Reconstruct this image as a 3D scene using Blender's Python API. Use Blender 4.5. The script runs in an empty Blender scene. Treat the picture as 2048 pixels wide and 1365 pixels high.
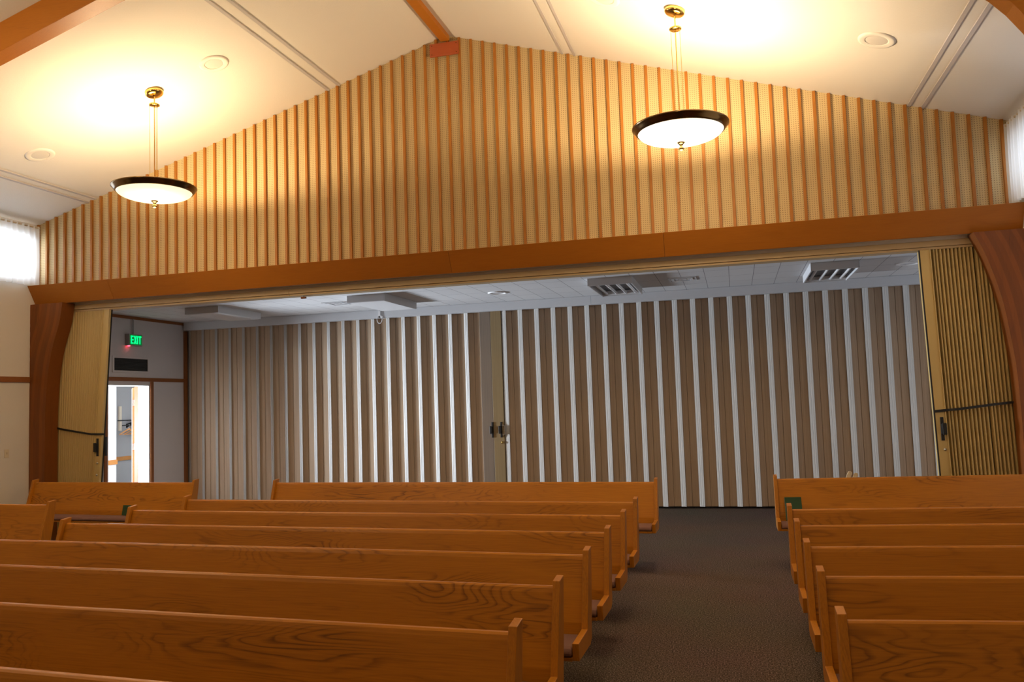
import bpy, math, random
from mathutils import Vector, Matrix
random.seed(7)
C = bpy.context.scene.collection
sc = bpy.context.scene

# ------------------------------------------------------------------ helpers
class MB:
    """collects shapes, then links them as ONE mesh object"""
    def __init__(s): s.v = []; s.f = []; s.m = []
    def add(s, vs, fs, mi=0):
        b = len(s.v); s.v += [tuple(v) for v in vs]
        s.f += [tuple(i + b for i in f) for f in fs]; s.m += [mi] * len(fs); return s
    def box(s, a, b, mi=0):
        x0, y0, z0 = a; x1, y1, z1 = b
        return s.add([(x0,y0,z0),(x1,y0,z0),(x1,y1,z0),(x0,y1,z0),(x0,y0,z1),(x1,y0,z1),(x1,y1,z1),(x0,y1,z1)],
                     [(0,3,2,1),(4,5,6,7),(0,1,5,4),(1,2,6,5),(2,3,7,6),(3,0,4,7)], mi)
    def prism(s, prof, axis, a, b, mi=0):
        """closed profile of 2D points swept along axis: x -> (y,z), y -> (x,z), z -> (x,y)"""
        n = len(prof)
        def P(p, t): return (t, p[0], p[1]) if axis == 'x' else (p[0], t, p[1]) if axis == 'y' else (p[0], p[1], t)
        vs = [P(p, a) for p in prof] + [P(p, b) for p in prof]
        fs = [(i, (i+1) % n, (i+1) % n + n, i + n) for i in range(n)] + [tuple(range(n))[::-1], tuple(range(n, 2*n))]
        return s.add(vs, fs, mi)
    def tube(s, p, q, r, n=10, mi=0):
        p = Vector(p); q = Vector(q); d = (q - p).normalized()
        u = d.orthogonal().normalized(); w = d.cross(u)
        vs = [c + u*r*math.cos(2*math.pi*k/n) + w*r*math.sin(2*math.pi*k/n) for c in (p, q) for k in range(n)]
        fs = [(k, (k+1) % n, (k+1) % n + n, k + n) for k in range(n)] + [tuple(range(n))[::-1], tuple(range(n, 2*n))]
        return s.add(vs, fs, mi)
    def lathe(s, prof, c=(0,0,0), n=48, mi=0, close=False):
        vs = []; fs = []; m = len(prof)
        for k in range(n):
            a = 2*math.pi*k/n
            for r, z in prof: vs.append((c[0]+r*math.cos(a), c[1]+r*math.sin(a), c[2]+z))
        for k in range(n):
            k2 = (k+1) % n
            for j in range(m if close else m-1):
                j2 = (j+1) % m
                fs.append((k*m+j, k2*m+j, k2*m+j2, k*m+j2))
        return s.add(vs, fs, mi)
    def ribbon(s, pts, z0, z1, th=.008, mis=None, lean=0):
        """a folded sheet: polyline in plan, given thickness behind it, standing from z0 to z1"""
        n = len(pts); vs = []
        for off in (0, th):
            for z in (z0, z1):
                for x, y in pts: vs.append((x + lean*(z-z0), y + off, z))
        b = 2*n; fs = []; ms = []
        for i in range(n-1):
            mi = mis[i] if mis else 0
            fs += [(i, i+1, n+i+1, n+i), (b+i+1, b+i, b+n+i, b+n+i+1), (i+1, i, b+i, b+i+1), (n+i, n+i+1, b+n+i+1, b+n+i)]
            ms += [mi]*4
        fs += [(0, n, b+n, b), (n-1, b+n-1, b+2*n-1, 2*n-1)]; ms += [0, 0]
        base = len(s.v); s.v += vs
        s.f += [tuple(i+base for i in f) for f in fs]; s.m += ms; return s
    def build(s, name, mats, parent=None, bevel=0, smooth=False, loc=None):
        me = bpy.data.meshes.new(name)
        me.from_pydata(s.v, [], s.f)
        if not isinstance(mats, (list, tuple)): mats = [mats]
        for m in mats: me.materials.append(m)
        me.polygons.foreach_set('material_index', s.m)
        if smooth: me.polygons.foreach_set('use_smooth', [True]*len(me.polygons))
        import bmesh
        bm = bmesh.new(); bm.from_mesh(me); bmesh.ops.recalc_face_normals(bm, faces=bm.faces); bm.to_mesh(me); bm.free()
        me.update()
        o = bpy.data.objects.new(name, me); C.objects.link(o)
        if parent: o.parent = parent
        if loc: o.location = loc
        if bevel:
            md = o.modifiers.new('bevel', 'BEVEL'); md.width = bevel; md.segments = 2; md.limit_method = 'ANGLE'; md.angle_limit = .6
            md.harden_normals = False
        return o

def tag(o, label, cat, group=None):
    o['label'] = label; o['category'] = cat
    if group: o['group'] = group
    return o
def thing(name, label, cat, loc=(0,0,0), rz=0, group=None):
    o = bpy.data.objects.new(name, None); C.objects.link(o); o.empty_display_size = .1
    o.location = loc; o.rotation_euler = (0, 0, rz)
    return tag(o, label, cat, group)
def struct(o):
    o['kind'] = 'structure'; return o
def copy_tree(o, parent=None):
    c = o.copy(); C.objects.link(c)
    if parent: c.parent = parent
    for ch in list(o.children): copy_tree(ch, c)
    return c

# ------------------------------------------------------------------ materials
def new_mat(name):
    m = bpy.data.materials.new(name); m.use_nodes = True
    nt = m.node_tree; b = nt.nodes['Principled BSDF']
    return m, nt, b
def N(nt, t, **kw):
    n = nt.nodes.new(t)
    for k, v in kw.items():
        if k in n.inputs: n.inputs[k].default_value = v
        else: setattr(n, k, v)
    return n
def L(nt, a, b): nt.links.new(a, b)
def plain(name, col, rough=.5, metal=0, spec=.5, emit=None, es=0, bump=0, bscale=80, vary=0, vscale=3):
    m, nt, b = new_mat(name)
    b.inputs['Base Color'].default_value = (*col, 1); b.inputs['Roughness'].default_value = rough
    b.inputs['Metallic'].default_value = metal; b.inputs['Specular IOR Level'].default_value = spec
    if emit: b.inputs['Emission Color'].default_value = (*emit, 1); b.inputs['Emission Strength'].default_value = es
    tc = None
    if bump or vary: tc = N(nt, 'ShaderNodeTexCoord')
    if bump:
        n = N(nt, 'ShaderNodeTexNoise', Scale=bscale, Detail=3.0); L(nt, tc.outputs['Object'], n.inputs['Vector'])
        bp = N(nt, 'ShaderNodeBump', Strength=bump, Distance=.004); L(nt, n.outputs['Fac'], bp.inputs['Height']); L(nt, bp.outputs['Normal'], b.inputs['Normal'])
    if vary:
        n = N(nt, 'ShaderNodeTexNoise', Scale=vscale, Detail=4.0); L(nt, tc.outputs['Object'], n.inputs['Vector'])
        r = N(nt, 'ShaderNodeValToRGB'); e = r.color_ramp.elements
        e[0].position = .3; e[1].position = .7
        e[0].color = (*[c*(1-vary) for c in col], 1); e[1].color = (*[min(1, c*(1+vary)) for c in col], 1)
        L(nt, n.outputs['Fac'], r.inputs['Fac']); L(nt, r.outputs['Color'], b.inputs['Base Color'])
    return m
def wood(name, dark, mid, light, grain='x', rough=.35, figure=1.0, rings=24.0, coat=.0, spec=.4, sx=.8, sz=5.0):
    """oak: contour lines of a stretched noise (cathedral figure) and fine pores along the grain"""
    m, nt, b = new_mat(name)
    tc = N(nt, 'ShaderNodeTexCoord'); oi = N(nt, 'ShaderNodeObjectInfo')
    mul = N(nt, 'ShaderNodeMath', operation='MULTIPLY'); mul.inputs[1].default_value = 61.0; L(nt, oi.outputs['Random'], mul.inputs[0])
    add = N(nt, 'ShaderNodeVectorMath', operation='ADD'); L(nt, tc.outputs['Object'], add.inputs[0]); L(nt, mul.outputs[0], add.inputs[1])
    def mp(a, c):
        s = {'x': (a, c, c), 'y': (c, a, c), 'z': (c, c, a)}[grain]
        n = N(nt, 'ShaderNodeMapping'); n.inputs['Scale'].default_value = s; L(nt, add.outputs[0], n.inputs['Vector']); return n
    n1 = N(nt, 'ShaderNodeTexNoise', Scale=1.0, Detail=3.0, Roughness=.36, Distortion=.25); L(nt, mp(sx, sz).outputs[0], n1.inputs['Vector'])
    m2 = N(nt, 'ShaderNodeMath', operation='MULTIPLY'); m2.inputs[1].default_value = rings; L(nt, n1.outputs['Fac'], m2.inputs[0])
    pp = N(nt, 'ShaderNodeMath', operation='FRACT'); L(nt, m2.outputs[0], pp.inputs[0])
    n2 = N(nt, 'ShaderNodeTexNoise', Scale=1.0, Detail=3.0); L(nt, mp(5, 160).outputs[0], n2.inputs['Vector'])
    n3 = N(nt, 'ShaderNodeTexNoise', Scale=1.0, Detail=2.0); L(nt, mp(.35, 1.5).outputs[0], n3.inputs['Vector'])
    r1 = N(nt, 'ShaderNodeValToRGB'); e = r1.color_ramp.elements
    e[0].position = 0; e[0].color = (0, 0, 0, 1); e[1].position = .35; e[1].color = (1, 1, 1, 1)
    x = r1.color_ramp.elements.new(.9); x.color = (.75, .75, .75, 1); x = r1.color_ramp.elements.new(1.0); x.color = (0, 0, 0, 1)
    L(nt, pp.outputs[0], r1.inputs['Fac'])
    n4 = N(nt, 'ShaderNodeTexNoise', Scale=1.0, Detail=1.0); L(nt, mp(1.3, 5.0).outputs[0], n4.inputs['Vector'])
    r4 = N(nt, 'ShaderNodeValToRGB'); r4.color_ramp.elements[0].position = .41; r4.color_ramp.elements[1].position = .72; L(nt, n4.outputs['Fac'], r4.inputs['Fac'])
    inv = N(nt, 'ShaderNodeMath', operation='SUBTRACT'); inv.inputs[0].default_value = 1; L(nt, r1.outputs['Color'], inv.inputs[1])
    msk = N(nt, 'ShaderNodeMath', operation='MULTIPLY'); L(nt, inv.outputs[0], msk.inputs[0]); L(nt, r4.outputs['Color'], msk.inputs[1])
    a1 = N(nt, 'ShaderNodeMath', operation='MULTIPLY_ADD'); a1.inputs[1].default_value = -.42*figure; a1.inputs[2].default_value = .26
    L(nt, msk.outputs[0], a1.inputs[0])
    a2 = N(nt, 'ShaderNodeMath', operation='MULTIPLY_ADD'); a2.inputs[1].default_value = .5; L(nt, n2.outputs['Fac'], a2.inputs[0]); L(nt, a1.outputs[0], a2.inputs[2])
    a3 = N(nt, 'ShaderNodeMath', operation='MULTIPLY_ADD'); a3.inputs[1].default_value = .3; L(nt, n3.outputs['Fac'], a3.inputs[0]); L(nt, a2.outputs[0], a3.inputs[2])
    r2 = N(nt, 'ShaderNodeValToRGB'); e = r2.color_ramp.elements
    e[0].position = .2; e[0].color = (*dark, 1); e[1].position = .95; e[1].color = (*light, 1)
    x = r2.color_ramp.elements.new(.6); x.color = (*mid, 1)
    L(nt, a3.outputs[0], r2.inputs['Fac']); L(nt, r2.outputs['Color'], b.inputs['Base Color'])
    b.inputs['Roughness'].default_value = rough; b.inputs['Coat Weight'].default_value = coat; b.inputs['Coat Roughness'].default_value = .25
    b.inputs['Specular IOR Level'].default_value = spec
    return m

OAK_D, OAK_M, OAK_L = (.17, .056, .003), (.42, .150, .0055), (.56, .215, .011)
M = {}
M['oak'] = wood('pew_oak', OAK_D, OAK_M, OAK_L, 'x', rough=.38, figure=1.0)
M['oak_end'] = wood('pew_oak_end', OAK_D, OAK_M, OAK_L, 'z', rough=.4, figure=.5, sx=.5, sz=6)
M['beam'] = wood('header_veneer', (.25, .078, .005), (.35, .112, .007), (.41, .14, .010), 'x', rough=.5, figure=.35, rings=5)
M['glulam'] = wood('arch_glulam', (.10, .027, .0035), (.17, .046, .005), (.21, .062, .0075), 'z', rough=.45, figure=.5, rings=4)
M['glulam_b'] = wood('arch_glulam_light', (.115, .033, .004), (.20, .057, .006), (.25, .076, .009), 'z', rough=.45, figure=.5, rings=4)
M['glulam_c'] = wood('arch_glulam_dark', (.092, .025, .0033), (.155, .042, .0048), (.19, .056, .007), 'z', rough=.45, figure=.5, rings=4)
M['rib'] = wood('rafter_glulam', (.24, .075, .006), (.42, .14, .010), (.48, .175, .014), 'x', rough=.45, figure=.3, rings=4)
M['batten'] = wood('batten_wood', (.24, .08, .008), (.33, .12, .011), (.40, .155, .016), 'z', rough=.5, figure=.3, rings=5)
M['trim'] = wood('trim_wood', (.16, .05, .012), (.24, .078, .017), (.3, .105, .024), 'y', rough=.5, figure=.3)
M['plate'] = wood('red_plate_wood', (.26, .05, .016), (.36, .075, .022), (.40, .095, .028), 'x', rough=.5, figure=.3)
M['pale_wood'] = wood('pale_slat_wood', (.50, .42, .30), (.62, .54, .40), (.70, .62, .48), 'z', rough=.5, figure=.3)
M['door_wood'] = wood('door_oak', (.30, .12, .03), (.46, .2, .055), (.55, .26, .08), 'z', rough=.45, figure=.3)
M['plaster'] = plain('ceiling_plaster', (.74, .69, .62), .9, bump=.25, bscale=60)
M['plaster_strip'] = plain('ceiling_strip', (.50, .46, .45), .8)
M['wall'] = plain('wall_paint', (.66, .60, .52), .85, bump=.1, bscale=90)
M['wall_over'] = plain('overflow_wall_paint', (.60, .57, .57), .85, bump=.1, bscale=90)
M['cloak'] = plain('cloakroom_paint', (.34, .34, .33), .85)
M['white'] = plain('white_paint', (.80, .80, .80), .55)
M['header_white'] = plain('header_white', (.62, .63, .65), .5)
M['track'] = plain('track_beige', (.50, .36, .19), .5)
M['post'] = plain('post_beige', (.52, .38, .15), .45)
M['vinyl'] = plain('stack_vinyl', (.50, .365, .15), .55)
M['black'] = plain('black_plastic', (.008, .008, .008), .4)
M['rubber'] = plain('black_rubber', (.012, .011, .011), .8)
M['brass'] = plain('polished_brass', (.75, .52, .16), .16, 1)
M['bronze'] = plain('dark_bronze', (.20, .13, .055), .2, 1)
M['steel'] = plain('brushed_steel', (.62, .62, .60), .3, 1)
M['cushion'] = plain('cushion_fabric', (.19, .09, .065), .9, bump=.4, bscale=300)
M['shaded_leg_metal'] = plain('shaded_leg_metal', (.13, .11, .09), .45)  # pew legs: shadow under the seats is put into this dark colour
M['green'] = plain('green_cloth', (.016, .062, .022), .6)
M['paper'] = plain('paper_edge', (.72, .66, .52), .8)
M['ivory'] = plain('ivory_plastic', (.62, .52, .36), .4)
M['grille'] = plain('dark_grille', (.02, .021, .02), .6)
M['cone'] = plain('speaker_grey', (.62, .58, .53), .7)
M['tube_white'] = plain('fluorescent_tube', (.85, .86, .87), .3)
M['reflector'] = plain('lamp_reflector', (.16, .165, .18), .35, .3)
M['lens'] = plain('prismatic_lens', (.72, .73, .75), .35, bump=.4, bscale=260)
M['sign_body'] = plain('sign_body', (.35, .34, .33), .5)
M['exit'] = plain('exit_green', (.0, .5, .12), .5, emit=(.0, 1.0, .22), es=1.6)
M['exit_face'] = plain('exit_face', (.01, .06, .03), .5, emit=(.0, .5, .1), es=.22)
M['red_led'] = plain('red_led', (.6, .02, .02), .5, emit=(1, .03, .06), es=12.0)
M['bowl_warm'] = plain('bowl_glass_cream', (.85, .80, .66), .25, emit=(1.0, .86, .55), es=1.15)
M['bowl_white'] = plain('bowl_glass_white', (.88, .86, .80), .25, emit=(1.0, .93, .78), es=2.6)

# carpet: dark taupe with lighter flecks
m, nt, b = new_mat('carpet'); tc = N(nt, 'ShaderNodeTexCoord')
n = N(nt, 'ShaderNodeTexNoise', Scale=95.0, Detail=3.0, Roughness=.7); L(nt, tc.outputs['Object'], n.inputs['Vector'])
n2 = N(nt, 'ShaderNodeTexNoise', Scale=.8, Detail=3.0); L(nt, tc.outputs['Object'], n2.inputs['Vector'])
r = N(nt, 'ShaderNodeValToRGB'); e = r.color_ramp.elements
e[0].position = .36; e[0].color = (.024, .017, .012, 1); e[1].position = .72; e[1].color = (.40, .295, .232, 1)
x = e.new(.5); x.color = (.090, .063, .048, 1)
L(nt, n.outputs['Fac'], r.inputs['Fac'])
mx = N(nt, 'ShaderNodeMix', data_type='RGBA', blend_type='MULTIPLY'); mx.inputs['Factor'].default_value = .35
L(nt, r.outputs['Color'], mx.inputs[6]); L(nt, n2.outputs['Color'], mx.inputs[7]); L(nt, mx.outputs[2], b.inputs['Base Color'])
b.inputs['Roughness'].default_value = .95; b.inputs['Specular IOR Level'].default_value = .1
bp = N(nt, 'ShaderNodeBump', Strength=.6, Distance=.006); L(nt, n.outputs['Fac'], bp.inputs['Height']); L(nt, bp.outputs['Normal'], b.inputs['Normal'])
M['carpet'] = m

# pegboard: cream board drilled on a 1 inch grid
m, nt, b = new_mat('pegboard'); tc = N(nt, 'ShaderNodeTexCoord')
sp = N(nt, 'ShaderNodeSeparateXYZ'); L(nt, tc.outputs['Object'], sp.inputs[0])
def cell(out):
    a = N(nt, 'ShaderNodeMath', operation='DIVIDE'); a.inputs[1].default_value = .0254; L(nt, out, a.inputs[0])
    f = N(nt, 'ShaderNodeMath', operation='FRACT'); L(nt, a.outputs[0], f.inputs[0])
    s = N(nt, 'ShaderNodeMath', operation='SUBTRACT'); s.inputs[1].default_value = .5; L(nt, f.outputs[0], s.inputs[0])
    p = N(nt, 'ShaderNodeMath', operation='POWER'); p.inputs[1].default_value = 2.0
    ab = N(nt, 'ShaderNodeMath', operation='ABSOLUTE'); L(nt, s.outputs[0], ab.inputs[0]); L(nt, ab.outputs[0], p.inputs[0]); return p
ad = N(nt, 'ShaderNodeMath', operation='ADD'); L(nt, cell(sp.outputs['X']).outputs[0], ad.inputs[0]); L(nt, cell(sp.outputs['Z']).outputs[0], ad.inputs[1])
lt = N(nt, 'ShaderNodeMath', operation='LESS_THAN'); lt.inputs[1].default_value = .168**2; L(nt, ad.outputs[0], lt.inputs[0])
mx = N(nt, 'ShaderNodeMix', data_type='RGBA'); L(nt, lt.outputs[0], mx.inputs['Factor'])
mx.inputs[6].default_value = (.55, .415, .212, 1); mx.inputs[7].default_value = (.12, .065, .025, 1); L(nt, mx.outputs[2], b.inputs['Base Color'])
b.inputs['Roughness'].default_value = .75
M['peg'] = m

# overflow ceiling: white fibre tiles with thin joints
m, nt, b = new_mat('ceiling_tile'); tc = N(nt, 'ShaderNodeTexCoord')
br = N(nt, 'ShaderNodeTexBrick', offset=.0, squash=1.0)
br.inputs['Scale'].default_value = 1.0; br.inputs['Brick Width'].default_value = .333; br.inputs['Row Height'].default_value = .61
br.inputs['Mortar Size'].default_value = .004; br.inputs['Mortar Smooth'].default_value = 0
br.inputs['Color1'].default_value = (.66, .66, .665, 1); br.inputs['Color2'].default_value = (.62, .62, .63, 1); br.inputs['Mortar'].default_value = (.22, .22, .24, 1)
L(nt, tc.outputs['Object'], br.inputs['Vector']); L(nt, br.outputs['Color'], b.inputs['Base Color']); b.inputs['Roughness'].default_value = .8
M['tile'] = m

# accordion vinyl: brown with fine vertical streaks; white hinge strips
def streak(name, c0, c1, rough, spec=.5):
    m, nt, b = new_mat(name); tc = N(nt, 'ShaderNodeTexCoord')
    mp = N(nt, 'ShaderNodeMapping'); mp.inputs['Scale'].default_value = (90, 90, .8); L(nt, tc.outputs['Object'], mp.inputs['Vector'])
    n = N(nt, 'ShaderNodeTexNoise', Scale=1.0, Detail=3.0); L(nt, mp.outputs[0], n.inputs['Vector'])
    r = N(nt, 'ShaderNodeValToRGB'); e = r.color_ramp.elements; e[0].position = .3; e[1].position = .7
    e[0].color = (*c0, 1); e[1].color = (*c1, 1); L(nt, n.outputs['Fac'], r.inputs['Fac']); L(nt, r.outputs['Color'], b.inputs['Base Color'])
    b.inputs['Roughness'].default_value = rough; b.inputs['Specular IOR Level'].default_value = spec
    return m
M['acc_brown'] = streak('accordion_brown', (.40, .285, .185), (.50, .365, .245), .5, .35)
M['acc_white'] = streak('accordion_white', (.46, .445, .42), (.54, .525, .50), .5, .3)
M['acc_post'] = streak('accordion_post', (.24, .165, .075), (.30, .21, .10), .45)
M['acc_post_grey'] = streak('accordion_post_grey', (.19, .14, .10), (.24, .18, .13), .5)

# sheer curtain
m, nt, b = new_mat('sheer_curtain'); b.inputs['Base Color'].default_value = (.82, .80, .76, 1); b.inputs['Roughness'].default_value = .9
tr = N(nt, 'ShaderNodeBsdfTranslucent'); tr.inputs['Color'].default_value = (.82, .84, .86, 1)
ms = N(nt, 'ShaderNodeMixShader'); ms.inputs[0].default_value = .5
L(nt, b.outputs[0], ms.inputs[1]); L(nt, tr.outputs[0], ms.inputs[2]); L(nt, ms.outputs[0], nt.nodes['Material Output'].inputs['Surface'])
M['sheer'] = m
m, nt, b = new_mat('window_glass'); b.inputs['Base Color'].default_value = (1, 1, 1, 1); b.inputs['Roughness'].default_value = 0
b.inputs['Transmission Weight'].default_value = 1; b.inputs['IOR'].default_value = 1.02
M['glass'] = m

# ------------------------------------------------------------------ dimensions
LW, RW = -10.04, 3.11            # side wall planes
D, F = 10.1, 13.6                # gable wall, far accordion wall
X0, ZR, SL = -3.46, 6.658, .2994 # ridge, roof slope
FRONT = -4.0
def roof(x): return ZR - SL*abs(x - X0)

# ------------------------------------------------------------------ shell
struct(MB().box((LW-3.5, FRONT-.3, -.2), (RW+.3, F+4.0, 0)).build('floor', M['carpet']))
# left wall with clerestory opening, then the overflow part with the doorway
wz0, wz1 = 3.86, 4.46
W = MB()
W.box((LW-.3, FRONT, 0), (LW, D+.1, wz0)); W.box((LW-.3, FRONT, wz1), (LW, D+.1, 5.2))
W.box((LW-.3, FRONT, wz0), (LW, 5.0, wz1)); W.box((LW-.3, 10.03, wz0), (LW, D+.1, wz1))
struct(W.build('wall_left', M['wall']))
dy0, dy1, dz = 11.54, 12.56, 2.31
W = MB()
W.box((LW-.3, D+.1, 0), (LW, dy0, 3.6)); W.box((LW-.3, dy1, 0), (LW, F+.6, 3.6)); W.box((LW-.3, dy0, dz), (LW, dy1, 3.6))
struct(W.build('wall_overflow_left', M['wall_over']))
W = MB()
W.box((RW, FRONT, 0), (RW+.3, D+.1, wz0)); W.box((RW, FRONT, wz1), (RW+.3, D+.1, 5.2))
W.box((RW, FRONT, wz0), (RW+.3, 5.0, wz1)); W.box((RW, 10.03, wz0), (RW+.3, D+.1, wz1))
struct(W.build('wall_right', M['wall']))
struct(MB().box((RW, D+.1, 0), (RW+.3, F+.6, 3.6)).build('wall_overflow_right', M['wall_over']))
struct(MB().box((LW-.3, FRONT-.3, 0), (RW+.3, FRONT, 7.2)).build('wall_front', M['wall']))
struct(MB().box((LW-.3, F+.45, 0), (RW+.3, F+.6, 3.6)).build('wall_far', M['wall_over']))
# sloped ceilings
for nm, xa, xb in (('ceiling_left', LW-.3, X0), ('ceiling_right', X0, RW+.3)):
    struct(MB().prism([(xa, roof(xa)), (xb, roof(xb)), (xb, roof(xb)+.2), (xa, roof(xa)+.2)], 'y', FRONT-.3, D+.4).build(nm, M['plaster']))
struct(MB().box((LW-.3, D+.05, 3.49), (RW+.3, F+.6, 3.65)).build('ceiling_overflow', M['tile']))
# gable wall: perforated board with vertical battens
gz = 3.49
gw = MB().prism([(LW, gz), (RW, gz), (RW, roof(RW)+.02), (X0, ZR+.02), (LW, roof(LW)+.02)], 'y', D, D+.3).build('wall_gable', M['peg'])
struct(gw)
x = LW + .022; k = 0
while x < RW:
    z1 = roof(x) - .004
    w = .017
    MB().box((x-w, D-.034, 3.70), (x+w, D, z1)).build('batten', M['batten'], gw, bevel=.003)
    x += .1606
# header beam: a leaning fascia board in four lengths
seams = [LW, -8.64, -3.45, -.735, RW]
hb = MB().box((LW, 10.075, 3.485), (RW, D+.12, 3.72)).build('beam_header', M['wall']); struct(hb)
for a, c in zip(seams[:-1], seams[1:]):
    MB().prism([(9.905, 3.745), (10.055, 3.475), (10.085, 3.475), (9.99, 3.745)], 'x', a+.0015, c-.0015).build('fascia_board', M['beam'], hb, bevel=.003)
# ridge beam
struct(MB().box((X0-.06, FRONT, ZR-.085), (X0+.06, D-.03, ZR-.012)).build('beam_ridge', M['rib']))
# ceiling joint strips (pairs parallel to the ridge)
ti = 1
for sgn in (-1, 1):
    for dx in (1.555, 1.715, 5.53, 5.67):
        xx = X0 + sgn*dx; z = roof(xx); h = .017
        struct(MB().prism([(xx-h, roof(xx-h)), (xx+h, roof(xx+h)), (xx+h, roof(xx+h)-.012), (xx-h, roof(xx-h)-.012)], 'y', FRONT, D-.002).build('trim_%d' % ti, M['plaster_strip'])); ti += 1
# laminated arches: rafter with a curved knee running down into a leg
def leg(name, side, y0, y1, mat, foot):
    """leg of the arch: outline in x-z, from the beam soffit down to the floor"""
    wall = LW+.004 if side < 0 else RW-.004
    if side < 0:
        pts = [(LW+.58, 3.47), (LW+.53, 3.18), (LW+.405, 2.80), (LW+.335, 2.44), (LW+.295, 2.0), (LW+.285, 1.4), (LW+.285, .0)]
    else:
        pts = [(2.60, 3.47), (2.712, 3.19), (2.83, 2.73), (2.895, 2.23), (2.92, 1.90), (2.93, 1.36), (2.925, 0)]
    # smooth the inner curve
    fine = []
    for i in range(len(pts)-1):
        p0 = pts[max(i-1, 0)]; p1 = pts[i]; p2 = pts[i+1]; p3 = pts[min(i+2, len(pts)-1)]
        for t in [j/6 for j in range(6)]:
            fine.append(tuple(.5*((2*p1[q]) + (-p0[q]+p2[q])*t + (2*p0[q]-5*p1[q]+4*p2[q]-p3[q])*t*t + (-p0[q]+3*p1[q]-3*p2[q]+p3[q])*t**3) for q in (0, 1)))
    fine.append(pts[-1])
    s_ = -1 if side < 0 else 1      # laminations follow the inner curve back to the wall
    out = MB(); step = .052; k = 0
    out.box((min(wall, wall-s_*.07), y0+.002, 0), (max(wall, wall-s_*.07), y1-.002, 3.469))
    def off(q): return [((max(wall, x_+s_*q) if side < 0 else min(wall, x_+s_*q)), z_) for x_, z_ in fine]
    while k*step < .62:
        A_ = off(k*step); B_ = off((k+1)*step)
        # drop the stretch that has already run out at the wall
        keep = [i for i in range(len(fine)) if abs(A_[i][0]-wall) > 1e-6]
        if len(keep) < 2: break
        lo_ = keep[0]; hi_ = keep[-1]
        a_ = A_[lo_:hi_+1]; b_ = B_[lo_:hi_+1]
        vs = [(p_[0], y_, p_[1]) for y_ in (y0, y1) for p_ in a_ + b_]; n_ = len(a_); m_ = 2*n_
        fs = []
        for i in range(n_-1):
            fs += [(i, i+1, n_+i+1, n_+i), (m_+i+1, m_+i, m_+n_+i, m_+n_+i+1)]
            if k == 0: fs.append((i+1, i, m_+i, m_+i+1))
        fs += [(0, n_, m_+n_, m_), (n_-1, m_+n_-1, m_+2*n_-1, 2*n_-1)]
        out.add(vs, fs, k % 3); k += 1
    return out.build(name, mat)
GL3 = [M['glulam'], M['glulam_b'], M['glulam_c']]
struct(leg('pillar_left', -1, 9.96, 10.2, GL3, 0))
struct(leg('pillar_right', 1, 9.96, 10.2, GL3, 0))
# the next arch towards the camera: rafters with deepening knees and legs
top = []; bot = []
def under(x):   # depth below the ceiling
    d = abs(x - X0)
    if d < 4.7: return .295
    t = (d - 4.7)
    return .295 + .42*t*t + .22*t**6
xs = [LW+.45] + [LW+.5+.1*i for i in range(14)] + [-8.0, -6.0, X0, -1.0, .9] + [RW-1.7+.1*i for i in range(13)] + [RW-.45]
prof = [(xx, roof(xx)-under(xx)) for xx in xs]
half = [p_ for p_ in prof if p_[0] <= X0]
struct(MB().prism(half + [(X0, ZR), (LW+.004, roof(LW)), (LW+.004, 2.6), (LW+.33, 2.6)], 'y', 6.32, 6.50).build('beam_rafter_left', M['rib'], bevel=.004))
half = [p_ for p_ in prof if p_[0] >= X0]
struct(MB().prism(half + [(RW-.33, 2.6), (RW-.004, 2.6), (RW-.004, roof(RW)), (X0, ZR)], 'y', 6.32, 6.50).build('beam_rafter_right', M['rib'], bevel=.004))
struct(MB().prism([(LW+.004, 0), (LW+.28, 0), (LW+.28, 1.6), (LW+.33, 2.6), (LW+.004, 2.6)], 'y', 6.32, 6.50).build('pillar_hall_left', M['glulam'], bevel=.004))
struct(MB().prism([(RW-.004, 0), (RW-.28, 0), (RW-.28, 1.6), (RW-.33, 2.6), (RW-.004, 2.6)], 'y', 6.32, 6.50).build('pillar_hall_right', M['glulam'], bevel=.004))

# wainscot rail on the left wall and casing round the doorway
struct(MB().box((LW, FRONT, 2.315), (LW+.022, 9.955, 2.395)).build('trim_%d' % ti, M['trim'], bevel=.003)); ti += 1
struct(MB().box((LW, 10.21, 2.365), (LW+.022, F-.02, 2.43)).build('trim_%d' % ti, M['trim'], bevel=.003)); ti += 1
T = MB(); T.box((LW, dy0-.085, 0), (LW+.022, dy0-.02, 2.365)); T.box((LW, dy1+.012, 0), (LW+.022, dy1+.085, 2.365))
struct(T.build('trim_%d' % ti, M['trim'], bevel=.003)); ti += 1
struct(MB().box((LW, D+.42, 3.44), (LW+.02, F-.02, 3.49)).build('trim_%d' % ti, M['trim'], bevel=.003)); ti += 1
struct(MB().box((LW, F-.10, 0), (LW+.035, F-.02, 3.33)).build('trim_%d' % ti, M['trim'], bevel=.003)); ti += 1
struct(MB().box((LW+.001, D+.42, 0), (LW+.016, dy0-.09, .09)).build('baseboard_left', M['trim']))
# white jamb lining of the doorway
J = MB(); J.box((LW-.3, dy0, 0), (LW-.001, dy0+.02, dz)); J.box((LW-.225, dy1-.02, 0), (LW-.001, dy1, dz)); J.box((LW-.3, dy0, dz-.02), (LW-.001, dy1, dz))
struct(J.build('trim_%d' % ti, M['white'])); ti += 1
struct(MB().box((LW-.3, dy1-.022, 0), (LW-.226, dy1, dz-.02)).build('trim_%d' % ti, M['glulam'])); ti += 1  # dark strip put in for the shaded gap between jamb and door leaf

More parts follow.
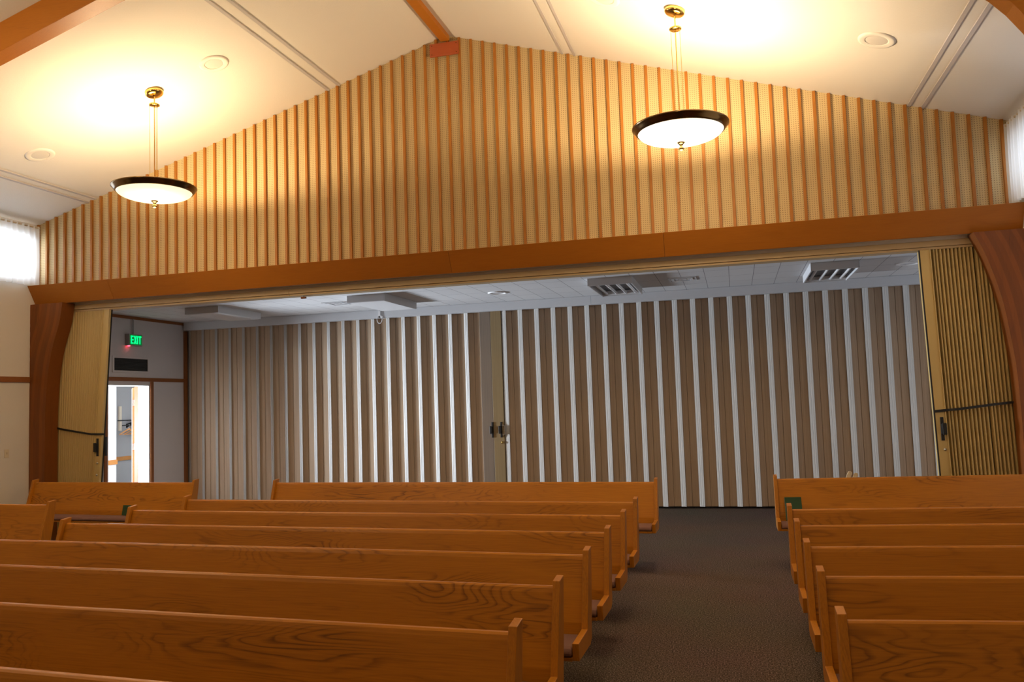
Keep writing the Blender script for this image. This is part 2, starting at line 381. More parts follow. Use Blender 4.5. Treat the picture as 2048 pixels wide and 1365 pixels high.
# ------------------------------------------------------------------ cloakroom beyond the doorway
CX = -13.0
W = MB()
W.box((CX-.2, 10.2, 0), (CX, 10.9, 2.8)); W.box((CX-.2, 13.3, 0), (CX, 17.4, 2.8)); W.box((CX-.2, 10.9, 0), (CX, 13.3, .40)); W.box((CX-.2, 10.9, 2.35), (CX, 13.3, 2.8))
struct(W.build('wall_cloakroom_left', M['cloak']))
W = MB(); W.box((CX, 10.2, 0), (LW-.3, 10.4, 2.8)); W.box((CX, 17.2, 0), (LW-.3, 17.4, 2.8))
struct(W.build('wall_cloakroom_end', M['cloak']))
struct(MB().box((LW-.32, F+.6, 0), (LW-.3, 17.4, 2.8)).build('wall_cloakroom_right', M['cloak']))
struct(MB().box((CX-.2, 10.2, 2.8), (LW-.3, 17.4, 2.9)).build('ceiling_cloakroom', M['white']))
struct(MB().box((CX, 14.0, 0), (-12.4, 14.50, 2.8)).build('wall_cloakroom_stub', M['white']))
struct(MB().box((CX, 14.52, .80), (CX+.025, 17.1, .885)).build('trim_%d' % ti, M['door_wood'])); ti += 1
struct(MB().box((-12.4, 14.0, .78), (-12.378, 14.515, .875)).build('trim_%d' % ti, M['door_wood'])); ti += 1
wn = MB()
for a, c in (((CX-.12, 10.9, .40), (CX-.06, 10.96, 2.35)), ((CX-.12, 13.24, .40), (CX-.06, 13.3, 2.35)), ((CX-.12, 10.96, .40), (CX-.06, 13.24, .46)), ((CX-.12, 10.96, 2.29), (CX-.06, 13.24, 2.35)), ((CX-.12, 12.07, .46), (CX-.06, 12.13, 2.29))): wn.box(a, c)
struct(wn.build('window_3', M['white']))
# open door leaf
leafdir = Vector((-.645, .765, 0)); ang = math.atan2(leafdir.y, leafdir.x)
dl = bpy.data.objects.new('door_1', None); C.objects.link(dl); dl.location = (LW-.350, dy1+.035, 0); dl.rotation_euler = (0, 0, ang); struct(dl)
MB().box((.012, -.032, .012), (.93, .032, 2.27)).build('door_leaf', M['trim'], dl, bevel=.002)
for hz in (.28, 1.22, 2.0):
    hg = MB(); hg.box((-.004, -.03, hz-.055), (.012, .03, hz+.055)); hg.tube((0, -.036, hz-.055), (0, -.036, hz+.055), .009)
    hg.build('hinge', M['steel'], dl)
MB().lathe([(0, 0), (.026, 0), (.028, .02), (0, .045)], (.86, 0, 0), 16).build('door_knob', M['steel'], dl, loc=(0, -.05, 1.0), smooth=True)

# coat rack on the cloakroom wall: two rails, bracket, hanging wooden hangers
cr = thing('coat_rack', 'dark metal wall rack with wooden post seen through the open doorway', 'coat rack', (CX, 15.55, 1.5))
for z_, xx in ((.17, .10), (.17, .34), (.06, .22)):
    MB().tube((xx, -.42, z_), (xx, .75, z_), .012).build('rail', M['black'], cr)
for yy in (-.05, .5):
    MB().prism([(.0, .0), (.36, .15), (.36, .18), (.0, .09)], 'y', yy, yy+.02).build('bracket', M['black'], cr)
MB().box((.02, -.31, -.05), (.06, -.25, .48)).build('post', M['pale_wood'], cr)
def hanger(parent_name, label, y, z, tilt, xx=.22):
    h = thing('coat_hanger', label, 'hanger', (CX+xx, y, z), tilt, 'coat hangers on the cloakroom rack')
    MB().prism([(-.21, -.14), (-.20, -.16), (0, -.05), (.20, -.16), (.21, -.14), (0, -.015)], 'y', -.007, .007).build('shoulder', M['door_wood'], h)
    MB().tube((-.19, 0, -.15), (.19, 0, -.15), .006).build('bar', M['door_wood'], h)
    hk = MB(); hk.tube((0, 0, -.03), (0, 0, .025), .003)
    for i in range(8):
        a0 = -.5*math.pi + i*math.pi*1.2/8; a1 = a0 + math.pi*1.2/8
        hk.tube((.018*math.cos(a0), 0, .043+.018*math.sin(a0)), (.018*math.cos(a1), 0, .043+.018*math.sin(a1)), .003, 6)
    hk.build('hook', M['steel'], h)
    return h
hanger('h', 'wooden coat hanger nearest the pale post of the cloakroom rack', 15.33, 1.517, 1.1)
hanger('h', 'wooden coat hanger in the middle of the cloakroom rack', 15.50, 1.517, .55)
hanger('h', 'wooden coat hanger nearest the open door leaf on the cloakroom rack', 15.66, 1.517, .8)

# ------------------------------------------------------------------ clerestory windows and their sheers
def clerestory(idx, side):
    xw = LW if side < 0 else RW
    o = MB()
    xa, xb = (xw-.22, xw-.16) if side < 0 else (xw+.16, xw+.22)
    y0, y1 = 5.0, 10.03
    o.box((xa, y0, wz0), (xb, y1, wz0+.05)); o.box((xa, y0, wz1-.05), (xb, y1, wz1))
    for yy in (y0, 6.24, 7.49, 8.73, y1-.05): o.box((xa, yy, wz0), (xb, yy+.05, wz1))
    w = struct(o.build('window_%d' % idx, M['white']))
    xm = (xa+xb)/2
    g = MB().box((xm-.003, y0+.02, wz0+.02), (xm+.003, y1-.02, wz1-.02)).build('glazing', M['glass'], w)
clerestory(1, -1); clerestory(2, 1)
def sheer(label, side):
    xw = LW+.09 if side < 0 else RW-.10
    pts = []; n = 0; y = 5.0; 
    r = random.Random(3)
    vs = []; fs = []
    ys = []
    while y <= 10.02:
        ys.append(y); y += .0125
    zs = [3.745, 3.86, 4.2, 4.5, 4.60, 4.645]
    s = -side
    for z in zs:
        for i, yy in enumerate(ys):
            ph = 2*math.pi*yy/.10
            amp = .028 if z < 4.5 else .022
            vs.append((xw + s*amp*(math.sin(ph) + .25*math.sin(ph*.37+1)), yy, z))
    n = len(ys)
    for j in range(len(zs)-1):
        for i in range(n-1): fs.append((j*n+i, j*n+i+1, (j+1)*n+i+1, (j+1)*n+i))
    t = thing('sheer_curtain', label, 'curtain', (0, 0, 0))
    MB().add(vs, fs).build('fabric', M['sheer'], t, smooth=True)
    MB().tube((xw, 4.98, 4.625), (xw, 10.03, 4.625), .012).build('curtain_rod', M['ivory'], t)
    return t
sheer('white pleated sheer curtain over the high window at the left, glaring with daylight', -1)
sheer('white sheer curtain over the high window at the right end of the gable', 1)

# ------------------------------------------------------------------ folding partitions
# far accordion: two leaves meeting at lead posts
def accordion(label, xa, xb, fold):
    t = thing('accordion_partition', label, 'partition', ((xa+xb)/2, F, 0)); cx = (xa+xb)/2
    n = max(1, round((xb-xa)/.284)); p = (xb-xa)/n
    z0, z1 = .035, 3.345
    for i in range(n):
        a = xa + i*p - cx
        q = p/.284
        s0 = [(a + u_*q, -.052 + (v_+.052)*fold) for u_, v_ in ((0, -.006), (.030, -.026), (.034, -.021), (.038, -.030), (.058, -.042), (.061, -.038), (.064, -.045), (.080, -.052))]
        MB().ribbon(s0, z0, z1).build('hinge_strip', M['acc_white'], t)
        s1 = [(a+.081*q, -.050), (a+.086*q, -.022), (a+.168*q, -.006), (a+.172*q, .006), (a+.177*q, -.004), (a+.283*q, -.006)]
        MB().ribbon(s1, z0, z1).build('panel', M['acc_brown'], t)
    return t, cx
at, cx = accordion('wide left leaf of the far accordion wall, brown panels with white strips', LW+.04, -4.185, 1.0)
MB().box((-4.185-cx, -.045, .03), (-3.992-cx, .03, 3.35)).build('lead_post', M['acc_post_grey'], at, bevel=.004)
def pull(parent, x, y, z, flip=1, mat=None):
    h = MB(); h.box((x-.017, y-.012, z-.13), (x+.017, y, z+.13))
    h.build('handle', M['black'], parent, bevel=.003)
    g = MB(); xo = x - .034*flip
    g.box((min(x, xo)-.004, y-.05, z-.065), (max(x, xo)+.004, y-.030, z+.065)); g.box((x-.012, y-.034, z-.055), (x+.012, y-.01, z+.055))
    g.build('handle_grip', M['black'], parent, bevel=.004)
pull(at, -4.008-cx, -.045, 1.325, 1)
at2, cx2 = accordion('wide right leaf of the far accordion wall, brown panels with white strips', -3.79, RW-.01, .42)
MB().box((-3.99-cx2, -.045, .03), (-3.80-cx2, .03, 3.35)).build('lead_post', M['acc_post'], at2, bevel=.004)
pull(at2, -3.852-cx2, -.045, 1.325, 1)
k = MB(); k.box((-3.825-cx2, -.060, 1.22), (-3.818-cx2, -.044, 1.42)); k.box((-3.790-cx2, -.085, 1.24), (-3.782-cx2, -.052, 1.40)); k.box((-3.825-cx2, -.085, 1.24), (-3.782-cx2, -.078, 1.25)); k.box((-3.825-cx2, -.085, 1.39), (-3.782-cx2, -.078, 1.40))
k.build('pull_bracket', M['steel'], at2)
kb = MB().lathe([(0, .0), (.02, .0), (.02, .008), (.012, .02), (0, .024)], (0, 0, 0), 20).build('lock_cylinder', M['brass'], at2, smooth=True)
kb.location = (-3.845-cx2, -.045, 1.11); kb.rotation_euler = (math.pi/2, 0, 0)
# white track header above the far accordion
hd = MB(); hd.box((LW+.036, F-.14, 3.345), (-6.0, F+.12, 3.488)); hd.box((-5.985, F-.14, 3.345), (-2.22, F+.12, 3.488)); hd.box((-2.218, F-.14, 3.345), (RW, F+.12, 3.488))
struct(hd.build('beam_track_header', M['header_white'], bevel=.002))
# little chain hanging at its joint
ch = thing('pull_chain', 'small looped pale chain hanging at the joint of the white track header', 'chain', (-5.99, F-.15, 3.30))
cm = MB()
for i in range(10):
    a = 2*math.pi*i/10; a2 = 2*math.pi*(i+1)/10
    cm.tube((.05*math.cos(a), 0, .02+.075*math.sin(a)), (.05*math.cos(a2), 0, .02+.075*math.sin(a2)), .006, 6)
cm.build('loop', M['white'], ch)
MB().box((-.02, -.008, .08), (.02, .012, .17)).build('bracket', M['white'], ch)

# near partition: folded back to both sides of the opening
def stack(label, side):
    if side < 0: lo, hi, lean, xe = -9.97, -9.085, .068, -9.085
    else: lo, hi, lean, xe = 2.178, RW-.02, -.022, 2.178
    t = thing('folded_partition', label, 'partition', ((lo+hi)/2, 10.3, 0)); cx = (lo+hi)/2
    z0, z1 = .03, 3.352
    def sheared(mb):
        def fr_(x_): return min(1, max(0, (x_ - (lo-cx))/(hi-.12-lo))) if side < 0 else 1
        mb.v = [(x_ + lean*z_*fr_(x_), y_, z_) for x_, y_, z_ in mb.v]; return mb
    pw = .115
    if side < 0: pa, pb = xe-pw, xe
    else: pa, pb = xe, xe+pw
    pd = -.03 if side < 0 else .06
    sheared(MB().box((pa-cx, -.09, z0), (pb-cx, pd, z1))).build('lead_post', M['post'], t, bevel=.004)
    # black seal along the leading edge, and a raised bead on the face
    e0, e1 = (pb-cx, pb-cx+.010) if side < 0 else (pa-cx-.012, pa-cx)
    ys0, ys1 = (-.048, -.03) if side < 0 else (-.088, -.062)
    sheared(MB().box((e0, ys0, z0), (e1, ys1, z1))).build('seal', M['rubber'], t)
    bx = (pa-cx+.005) if side < 0 else (pb-cx-.017)
    sheared(MB().box((bx, -.102, z0), (bx+.012, -.088, z1))).build('bead', M['post'], t)
    a, c = (lo, pa-.006) if side < 0 else (pb+.006, hi)
    pitch = .033 if side < 0 else .0385
    n = int((c-a)/pitch); pitch = (c-a)/n
    gap = n-4 if side > 0 else 3
    groups = [(0, gap), (gap, n)] if side < 0 else [(0, round(n*.53)), (round(n*.53), n)]
    for g0, g1 in groups:
        pts = []
        dep = .035 if side > 0 else .006
        for i in range(g0, g1):
            u = a + i*pitch - cx + (.008 if i == g0 else 0)
            e_ = a + (i+1)*pitch - cx - (.008 if i == g1-1 else 0)
            pts += [(u, -.06+dep), (u+.3*pitch, -.07), (u+.65*pitch, -.07)]
        pts.append((e_, -.06+dep))
        r = MB().ribbon(pts, z0, z1, .02)
        sheared(r).build('pleat_pack', M['vinyl'], t)
    sheared(MB().box((a-cx, .0, z0), ((c-.12 if side < 0 else c)-cx, .10, z1))).build('pleat_core', M['rubber'], t)
    # pull and locks on the post
    hx = (pa+pb)/2 - cx; hz = 1.33
    xs_ = hx + lean*hz
    pull(t, xs_, -.09, hz, 1 if side < 0 else -1)
    if side < 0: MB().box((xs_+.060, -.028, 1.20), (xs_+.082, .012, 1.48)).build('handle', M['black'], t, bevel=.004)
    for zz in ((1.10, .93) if side < 0 else (1.10,)):
        q = MB().lathe([(0, 0), (.016, 0), (.016, .006), (0, .012)], n=14).build('lock_cylinder', M['steel'], t, smooth=True)
        q.location = (hx+lean*zz+.01, -.09, zz); q.rotation_euler = (math.pi/2, 0, 0)
    return t
stack('beige accordion partition folded up beside the left wooden pillar', -1)
stack('beige accordion partition folded up beside the right wooden pillar', 1)
# ties round the folded stacks
def strap(label, pts, ylo):
    m_ = MB()
    for (x_a, z_a), (x_b, z_b) in zip(pts[:-1], pts[1:]):
        m_.add([(x_a, ylo, z_a-.014), (x_b, ylo, z_b-.014), (x_b, ylo, z_b+.014), (x_a, ylo, z_a+.014),
                (x_a, ylo+.006, z_a-.014), (x_b, ylo+.006, z_b-.014), (x_b, ylo+.006, z_b+.014), (x_a, ylo+.006, z_a+.014)],
               [(0,1,2,3), (7,6,5,4), (0,4,5,1), (3,2,6,7), (0,3,7,4), (1,5,6,2)])
    xa, za = pts[0]; xb, zb = pts[-1]
    return tag(m_.build('tie_strap', M['black']), label, 'strap')
strap('black strap sagging round the folded partition by the left pillar', [(-9.90, 1.66), (-9.70, 1.615), (-9.4, 1.565), (-9.15, 1.525), (-8.93, 1.52)], 10.187)
strap('black strap drawn round the folded partition by the right pillar', [(2.13, 1.525), (2.4, 1.545), (2.7, 1.58), (3.05, 1.615)], 10.187)
# track above the near opening
tk = MB(); tk.box((LW+.005, 10.215, 3.385), (-5.9, 10.42, 3.452)); tk.box((-5.897, 10.215, 3.385), (RW-.005, 10.42, 3.452)); tk.box((LW+.005, 10.217, 3.4525), (RW-.005, 10.40, 3.49), 1)
tk.box((LW+.005, 10.235, 3.355), (-5.9, 10.40, 3.383)); tk.box((-5.897, 10.235, 3.355), (RW-.005, 10.40, 3.383))
struct(tk.build('beam_partition_track', [M['track'], M['wall']], bevel=.003))
rl = thing('track_stop', 'small brown stop hanging under the beige track left of centre', 'bracket', (-5.72, 10.3, 3.330))
MB().box((-.035, -.02, -.012), (.035, .02, .012)).build('stop_block', M['trim'], rl, bevel=.003)
MB().tube((0, 0, .010), (0, 0, .035), .008).build('bolt', M['steel'], rl)

# ------------------------------------------------------------------ pews
def make_pew(length, label, group, skew):
    """skew: the pew stands at this angle to the aisle, its ends are cut parallel to the aisle"""
    t = thing('pew', label, 'pew', group=group); h = length/2
    et = .036; tn = math.tan(skew)
    class PB(MB):
        def build(s, *a, **k):
            s.v = [(x_ + y_*tn, y_, z_) for x_, y_, z_ in s.v]; return MB.build(s, *a, **k)
    # end panels: upright with a forward arm, floating above the floor
    prof = [(-.012, .915), (.082, .925), (.04, .66), (-.01, .42), (-.06, .395), (-.412, .405), (-.420, .498), (-.138, .498)]
    for s in (-1, 1):
        a, c = (h-et, h) if s > 0 else (-h, -h+et)
        PB().prism(prof, 'x', a, c).build('end_panel', M['oak_end'], t, bevel=.0025)
    # backrest: one gently hollowed board with a rounded top
    fr = [(.022, .882), (.012, .874), (.004, .855), (-.028, .74), (-.062, .62), (-.092, .52), (-.106, .42)]
    bk = [(-.07, .41), (-.056, .52), (-.028, .61), (.006, .73), (.040, .85), (.046, .870), (.042, .882)]
    PB().prism(fr + bk, 'x', -h+et, h-et).build('backrest', M['oak'], t, bevel=.003)
    PB().prism([(-.425, .405), (-.425, .425), (-.09, .415), (-.09, .395)], 'x', -h+et, h-et).build('seat', M['oak'], t, bevel=.003)
    cu = [(-.428, .428), (-.436, .448), (-.422, .470), (-.39, .476), (-.15, .468), (-.112, .46), (-.112, .418)]
    PB().prism(cu, 'x', -h+et+.004, h-et-.004).build('cushion', M['cushion'], t, bevel=.01)
    for lx in ([-h+.40, 0, h-.40] if length > 3.5 else [-h+.40, h-.40]):
        PB().prism([(-.40, .404), (-.08, .396), (-.04, 0), (-.33, 0)], 'x', lx-.016, lx+.016).build('leg', M['shaded_leg_metal'], t, bevel=.004)
    return t
def place(t, cx, cy, rz): t.location = (cx, cy, 0); t.rotation_euler = (0, 0, rz)
aL, aR = -.0576, .1028
LEN = 4.78
GC = 'oak pews of the centre block'
rows = [(2.390, 'nearest oak pew of the centre block, only its top edge showing at the bottom'),
        (3.210, 'oak pew of the centre block with the nearest aisle end wholly in view'),
        (4.030, 'second centre-block pew whose aisle end is in view, counted from the camera'),
        (4.850, 'third centre-block pew whose aisle end is in view, counted from the camera'),
        (5.670, 'centre-block pew whose left end stands beside the short pew at the left edge'),
        (6.490, 'centre-block pew two rows in front of the gap before the rearmost pew'),
        (7.310, 'centre-block pew just in front of the gap before the rearmost pew'),
        (9.037, 'rearmost oak pew of the centre block, set apart against the accordion wall')]
proto = make_pew(LEN, rows[0][1], GC, aL)
for i, (y, lab) in enumerate(rows):
    o = proto if i == 0 else copy_tree(proto)
    o['label'] = lab
    h = LEN/2; xr = -.872
    if i == 7: xr = -.855
    place(o, xr - h*math.cos(aL), y - h*math.sin(aL), aL)
LR = 2.58; GR = 'oak pews of the right block'
rowsR = [(3.560, 'nearest oak pew of the right block, lowest in the photo'),
         (4.380, 'second oak pew of the right block, counted from the camera'),
         (5.200, 'third oak pew of the right block, counted from the camera'),
         (6.020, 'fourth oak pew of the right block, counted from the camera'),
         (6.840, 'fifth oak pew of the right block, directly before the gap and the green book'),
         (9.246, 'rearmost oak pew of the right block, with a green book on its seat')]
protoR = make_pew(LR, rowsR[0][1], GR, aR)
for i, (y, lab) in enumerate(rowsR):
    o = protoR if i == 0 else copy_tree(protoR)
    o['label'] = lab
    h = LR/2; xl = .342
    place(o, xl + h*math.cos(aR), y + h*math.sin(aR), aR)
GL = 'oak pews along the left wall'
a1 = -.085
pw = make_pew(2.84, 'far-left oak pew standing below the left pillar and doorway', GL, -.07)
place(pw, -6.835 - 1.42*math.cos(a1), 9.42 - 1.42*math.sin(a1), a1)
pw2 = copy_tree(pw); pw2['label'] = 'oak pew cut off by the left edge, in front of the far-left pew'
place(pw2, -6.955 - 1.42*math.cos(-.06), 7.18 - 1.42*math.sin(-.06), -.06)

# hymn books
def book(label, loc, rz, tilt, w=.165, h=.235, th=.032):
    t = thing('hymn_book', label, 'book', loc, rz); t.rotation_euler = (tilt, 0, rz)
    c_ = MB(); c_.box((0, 0, 0), (w, .004, h)); c_.box((0, th-.004, 0), (w, th, h)); c_.box((w-.004, .0, 0), (w, th, h))
    c_.build('cover', M['green'], t, bevel=.0015)
    MB().box((.003, .004, .004), (w-.005, th-.004, h-.004)).build('pages', M['paper'], t)
    return t
book('green hymn book standing upright on the rearmost pew of the right block', (.442, 9.075, .478), aR, -.22)
book('dark hymn book leaning on the far-left pew seat behind another pew end', (-7.87, 9.30, .478), a1, -.22, .11, .13, .025)

# pale slats behind the rearmost right pew
for nm, xx, zz, tl, ttl in (('larger', 1.055, .955, .62, 'larger of the two pale rounded slats poking up behind the rearmost right pew'),
                        ('smaller', 1.115, .925, .62, 'smaller of the two pale rounded slats poking up behind the rearmost right pew')):
    pr_ = []
    for i in range(13):
        a = math.pi*i/12; pr_.append((.022*math.cos(a), .02*math.sin(a)))
    H = .98 if nm == 'larger' else .96
    o = MB().prism([(-.022, -H), (.022, -H)] + pr_, 'y', -.008, .008).build('wooden_slat', M['pale_wood'], bevel=.002)
    tag(o, ttl, 'slat', 'pale slats behind the rearmost right pew')
    th_ = .42
    o.rotation_euler = (0, th_, 0); o.location = (xx+.09, 9.62, H*math.cos(th_)+.022*math.sin(th_)+.0)

# ------------------------------------------------------------------ pendant lamps
def pendant(label, x, y, bowl):
    t = thing('pendant_lamp', label, 'lamp', (x, y, 0), 0, 'pendant bowl lamps hung from the sloped ceiling')
    zc = roof(x) - x*0
    sgn = 1 if x < X0 else -1
    cano = MB().lathe([(0, .03), (.098, .03), (.105, .02), (.105, -.012), (.085, -.03), (.04, -.038), (0, -.04)], n=40).build('canopy', M['brass'], t, smooth=True)
    cano.location = (0, 0, zc-.028); cano.rotation_euler = (0, -sgn*math.atan(SL), 0)
    zd = 5.535
    MB().tube((0, 0, zc-.05), (0, 0, zd), .008).build('stem', M['brass'], t)
    MB().lathe([(0, .012), (.055, .012), (.062, .006), (.062, -.008), (.055, -.014), (0, -.014)], (0, 0, zd), 32).build('cord_disc', M['brass'], t, smooth=True)
    zb = 4.50
    for k in range(3):
        a = 2*math.pi*k/3 + math.pi/2
        MB().tube((.052*math.cos(a), .052*math.sin(a), zd-.01), (.052*math.cos(a), .052*math.sin(a), zb-.05), .0028, 8).build('cord', M['brass'], t)
    MB().tube((0, 0, zd-.01), (0, 0, 4.345), .006).build('centre_rod', M['brass'], t)
    # flared bronze rim ring
    rim = [(.460, 4.522), (.474, 4.524), (.484, 4.518), (.484, 4.508), (.474, 4.500), (.462, 4.484), (.448, 4.466), (.436, 4.452), (.426, 4.450), (.424, 4.460), (.438, 4.478), (.456, 4.508)]
    MB().lathe(rim, n=72, close=True).build('rim', M['bronze'], t, smooth=True)
    bo = []
    for i in range(15):
        a = i/14*math.pi/2
        bo.append((.428*math.sin(a), 4.466 - .116*math.cos(a)))
    ins = [(r*.97, z+.012) for r, z in bo[::-1]]
    MB().lathe(bo + ins, n=72).build('glass_bowl', bowl, t, smooth=True)
    MB().lathe([(0, 4.360), (.036, 4.354), (.044, 4.346), (.028, 4.334), (.016, 4.316), (.016, 4.308), (.024, 4.298), (.027, 4.285), (.022, 4.270), (.010, 4.262), (0, 4.261)], n=24).build('finial', M['bronze'], t, smooth=True)
    return t
pendant('left pendant lamp, cream glass bowl with dark rim hanging on brass cords', -6.63, 8.39, M['bowl_warm'])
pendant('right pendant lamp, brighter white glass bowl with dark rim hanging on brass cords', -.40, 8.39, M['bowl_white'])

# ------------------------------------------------------------------ ceiling fittings of the hall
def speaker(label, x, y):
    sgn = 1 if x < X0 else -1
    t = thing('ceiling_speaker', label, 'speaker', (x, y, roof(x)), 0, 'round ceiling speakers of the hall')
    t.rotation_euler = (0, -sgn*math.atan(SL), 0)
    MB().lathe([(.175, .0), (.172, -.010), (.15, -.016), (.115, -.010), (.105, -.008), (.105, .0)], n=40).build('ring', M['plaster'], t, smooth=True)
    MB().lathe([(0, -.010), (.09, -.009), (.106, -.006)], n=40).build('grille', M['cone'], t, smooth=True)
    return t
speaker('round white ceiling speaker above and right of the left pendant lamp', -5.82, 8.42)
speaker('round white ceiling speaker low on the slope left of the left pendant lamp', -8.46, 8.53)
speaker('round white ceiling speaker to the right of the right pendant lamp', 1.50, 8.48)
speaker('round white ceiling speaker cut off by the top edge left of the right pendant', -1.115, 8.36)
pl = thing('cover_plate', 'small reddish wooden plate fixed over the battens under the gable peak', 'plate', (-3.472, D-.03, 6.46))
MB().box((-.2, -.022, -.088), (.2, .0, .088)).build('board', M['plate'], pl, bevel=.003)
for sx_ in (-.17, .17):
    for sz_ in (-.06, .06):
        q = MB().lathe([(0, .004), (.006, .003), (.007, 0)], n=10).build('screw', M['bronze'], pl); q.location = (sx_, -.022, sz_); q.rotation_euler = (math.pi/2, 0, 0)

# light switch on the left wall
sw = thing('light_switch', 'ivory light switch plate on the left wall before the pillar', 'switch', (LW, 9.575, 1.30))
MB().box((0, -.038, -.06), (.006, .038, .06)).build('plate', M['ivory'], sw, bevel=.002)
MB().prism([(.006, -.018), (.018, .004), (.016, .014), (.006, .018)], 'y', -.008, .008).build('toggle', M['ivory'], sw)

# ------------------------------------------------------------------ overflow room fittings
# exit sign on the left wall
es = thing('exit_sign', 'lit green EXIT sign box on the wall above the doorway', 'sign', (LW, 12.11, 3.075))
MB().box((0.0, -.165, -.10), (.085, .165, .10)).build('housing', M['sign_body'], es, bevel=.004)
MB().box((.086, -.150, -.088), (.089, .150, .088)).build('face', M['exit_face'], es)
def letter(ch, y, w, z0, z1, st, mat):
    m_ = MB(); x0, x1 = .0895, .0925
    def bar(p, q, s_=st):   # stroke in the y-z plane
        p = Vector((0, *p)); q = Vector((0, *q)); d = (q-p).normalized(); nrm = Vector((0, -d.z, d.y))*s_/2
        c4 = [p+nrm, q+nrm, q-nrm, p-nrm]
        m_.add([(x0, v.y, v.z) for v in c4] + [(x1, v.y, v.z) for v in c4], [(0,1,2,3), (7,6,5,4), (0,4,5,1), (1,5,6,2), (2,6,7,3), (3,7,4,0)])
    h2 = st/2; ym = y + w/2
    if ch == 'E':
        bar((y+h2, z0), (y+h2, z1))
        for z in (z0+h2, (z0+z1)/2, z1-h2): bar((y, z), (y+w, z))
    if ch == 'X': bar((y+h2, z0), (y+w-h2, z1)); bar((y+h2, z1), (y+w-h2, z0))
    if ch == 'I': bar((ym, z0), (ym, z1))
    if ch == 'T': bar((ym, z0), (ym, z1)); bar((y, z1-h2), (y+w, z1-h2))
    return m_.build('letter', mat, es)
for ch_, y_, w_ in (('E', -.128, .062), ('X', -.053, .066), ('I', .024, .02), ('T', .058, .07)):
    letter(ch_, y_, w_, -.068, .068, .021, M['exit'])
MB().box((.02, -.13, -.112), (.06, -.11, -.10)).build('indicator', M['red_led'], es)
MB().tube((.03, 0, .10), (.03, 0, .365), .012).build('conduit', M['sign_body'], es)
# air grille
ag = thing('air_grille', 'dark slotted air grille with pale frame on the wall above the doorway', 'grille', (LW, 12.09, 2.65))
fr = MB(); fr.box((0, -.45, .105), (.014, .45, .14)); fr.box((0, -.45, -.14), (.014, .45, -.105)); fr.box((0, -.45, -.105), (.014, -.41, .105)); fr.box((0, .41, -.105), (.014, .45, .105))
fr.build('frame', M['wall_over'], ag, bevel=.003)
MB().box((0, -.41, -.105), (.003, .41, .105)).build('backing', M['grille'], ag)
sl = MB()
for i in range(9): sl.prism([(.003, -.10+i*.0235), (.012, -.092+i*.0235), (.012, -.089+i*.0235), (.003, -.097+i*.0235)], 'y', -.41, .41)
sl.build('slats', M['grille'], ag)

# fluorescent boxes on the overflow ceiling
ZCO = 3.49
def troffer(label, x0, x1, y0, y1, open_):
    t = thing('ceiling_light', label, 'ceiling light', ((x0+x1)/2, (y0+y1)/2, ZCO), 0, 'surface light boxes on the overflow ceiling')
    w = (x1-x0)/2; d = (y1-y0)/2; hh = .108
    b_ = MB()
    b_.box((-w, -d, -hh), (-w+.018, d, 0)); b_.box((w-.018, -d, -hh), (w, d, 0)); b_.box((-w+.018, -d, -hh), (w-.018, -d+.018, 0)); b_.box((-w+.018, d-.018, -hh), (w-.018, d, 0))
    b_.build('housing', M['header_white'], t, bevel=.002)
    if open_:
        MB().box((-w+.018, -d+.018, -.022), (w-.018, d-.018, -.012)).build('reflector', M['reflector'], t)
        for i in range(4):
            xx = -w + .02 + (2*w-.04)*(i+.5)/4
            MB().tube((xx, -d+.05, -.07), (xx, d-.05, -.07), .019, 12).build('tube', M['tube_white'], t, smooth=True)
        for s in (-1, 1): MB().box((-w+.02, s*(d-.05)-.02, -.09), (w-.02, s*(d-.05)+.02, -.03)).build('lamp_holder', M['white'], t)
    else:
        MB().box((-w+.018, -d+.018, -.112), (w-.018, d-.018, -.100)).build('lens', M['lens'], t)
    return t
troffer('ceiling light box with clear lens nearest the exit sign', -8.56, -7.94, 11.55, 12.80, False)
troffer('ceiling light box with clear lens left of the round ceiling speaker', -5.655, -5.03, 11.50, 12.80, False)
troffer('ceiling light box with bare tubes right of the round ceiling speaker', -1.94, -1.31, 11.50, 12.85, True)
troffer('ceiling light box with bare tubes nearest the right folded partition', 1.045, 1.65, 11.52, 12.80, True)
def over_speaker(label, x, y):
    t = thing('overflow_speaker', label, 'speaker', (x, y, ZCO+.004))
    MB().lathe([(.16, 0), (.157, -.012), (.13, -.02), (.10, -.012), (.10, 0)], n=36).build('ring', M['white'], t, smooth=True)
    MB().lathe([(0, -.012), (.08, -.011), (.101, -.008)], n=36).build('grille', M['header_white'], t, smooth=True)
over_speaker('round speaker between the two middle light boxes of the overflow ceiling', -3.48, 12.30)
over_speaker('round speaker on the overflow ceiling right of the rightmost light box', 2.36, 12.2)
def diffuser(label, x, y):
    t = thing('air_diffuser', label, 'vent', (x, y, ZCO+.004))
    for i, s in enumerate((.20, .15, .10, .05)):
        f_ = MB(); w = s; z1_ = -.006 - .006*(i % 2)
        f_.box((-w, -w, z1_-.006), (w, -w+.03, 0)); f_.box((-w, w-.03, z1_-.006), (w, w, 0)); f_.box((-w, -w+.03, z1_-.006), (-w+.03, w-.03, 0)); f_.box((w-.03, -w+.03, z1_-.006), (w, w-.03, 0))
        f_.build('vane', M['header_white'], t)
diffuser('square vent on the overflow ceiling between the two left light boxes', -6.18, 12.25)
diffuser('square vent on the overflow ceiling between the two right light boxes', -.66, 12.2)

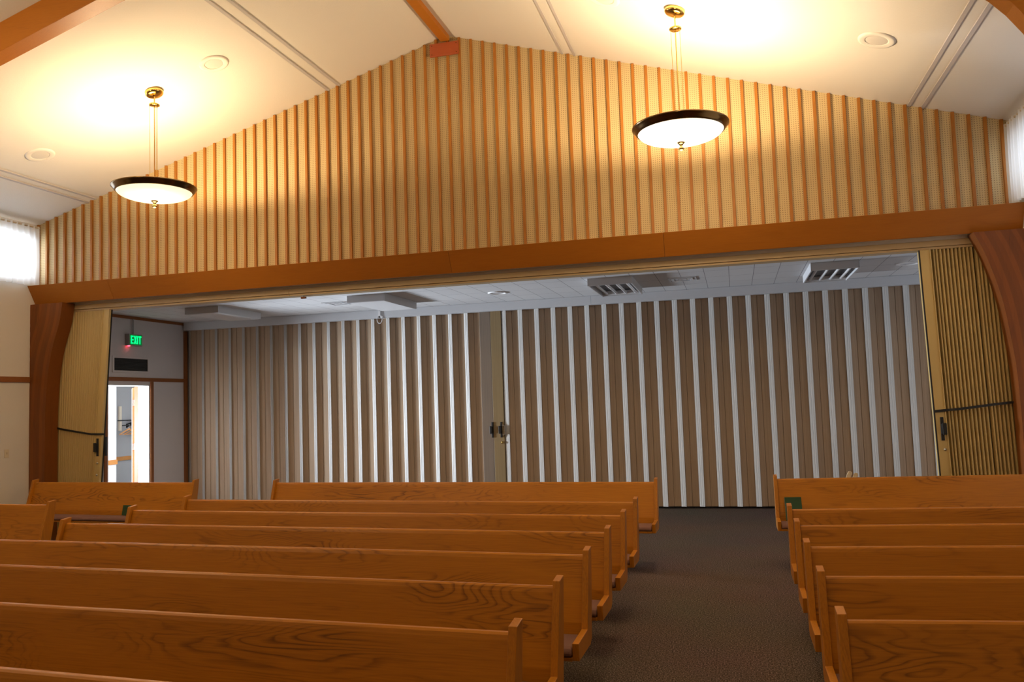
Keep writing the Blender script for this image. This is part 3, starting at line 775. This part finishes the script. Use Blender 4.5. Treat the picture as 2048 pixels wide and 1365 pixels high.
# ------------------------------------------------------------------ light
w = bpy.data.worlds.new('World'); sc.world = w; w.use_nodes = True
bg = w.node_tree.nodes['Background']; bg.inputs['Color'].default_value = (.78, .88, 1, 1); bg.inputs['Strength'].default_value = 1.2
def light(name, kind, loc, energy, col, size=.1, size_y=None, rot=None, spread=None):
    l = bpy.data.lights.new(name, kind); l.energy = energy; l.color = col
    if kind == 'POINT': l.shadow_soft_size = size
    if kind == 'AREA':
        l.size = size
        if size_y: l.shape = 'RECTANGLE'; l.size_y = size_y
        if spread: l.spread = spread
    o = bpy.data.objects.new(name, l); C.objects.link(o); o.location = loc
    if rot: o.rotation_euler = rot
    return o
WARM = (1, .75, .45); DAY = (.80, .89, 1.0)
for x_, e_ in ((-6.63, 245), (-.40, 275)):
    light('pendant_bulb', 'POINT', (x_, 8.39, 4.45), e_, WARM, .07)
    light('bowl_glow', 'POINT', (x_, 8.39, 4.20), 36, WARM, .18)
for y_ in (4.65, .95):
    for x_ in (-6.63, -.40):
        light('hall_pendant_bulb', 'POINT', (x_, y_, 4.6), 76, WARM, .3)
R90 = math.pi/2
light('daylight_left_window', 'AREA', (LW-.26, 7.5, 4.16), 110, DAY, 4.9, .58, (R90, 0, -R90))
light('daylight_right_window', 'AREA', (RW+.26, 7.5, 4.16), 26, DAY, 4.9, .58, (R90, 0, R90))
light('daylight_cloakroom_window', 'AREA', (CX-.05, 12.1, 1.2), 1250, DAY, 2.2, 1.2, (R90, 0, -R90), 1.9)

# ------------------------------------------------------------------ camera
cam = bpy.data.cameras.new('camera'); co = bpy.data.objects.new('camera', cam); C.objects.link(co)
f_px, pitch, yaw, roll, hgt = 1656.71, .07290, .26061, -.03396, 1.795
Fv = Vector((-math.sin(yaw)*math.cos(pitch), math.cos(yaw)*math.cos(pitch), math.sin(pitch)))
Rv = Vector((math.cos(yaw), math.sin(yaw), 0)); Uv = Rv.cross(Fv)
R2 = Rv*math.cos(roll) + Uv*math.sin(roll); U2 = -Rv*math.sin(roll) + Uv*math.cos(roll)
co.matrix_world = Matrix(((R2.x, U2.x, -Fv.x, 0), (R2.y, U2.y, -Fv.y, 0), (R2.z, U2.z, -Fv.z, hgt), (0, 0, 0, 1)))
cam.sensor_width = 36; cam.lens = f_px/2048*36; cam.clip_start = .05
sc.camera = co
sc.view_settings.view_transform = 'Standard'; sc.view_settings.look = 'None'
sc.view_settings.gamma = 1; sc.view_settings.use_curve_mapping = False
sc.view_settings.exposure = 0
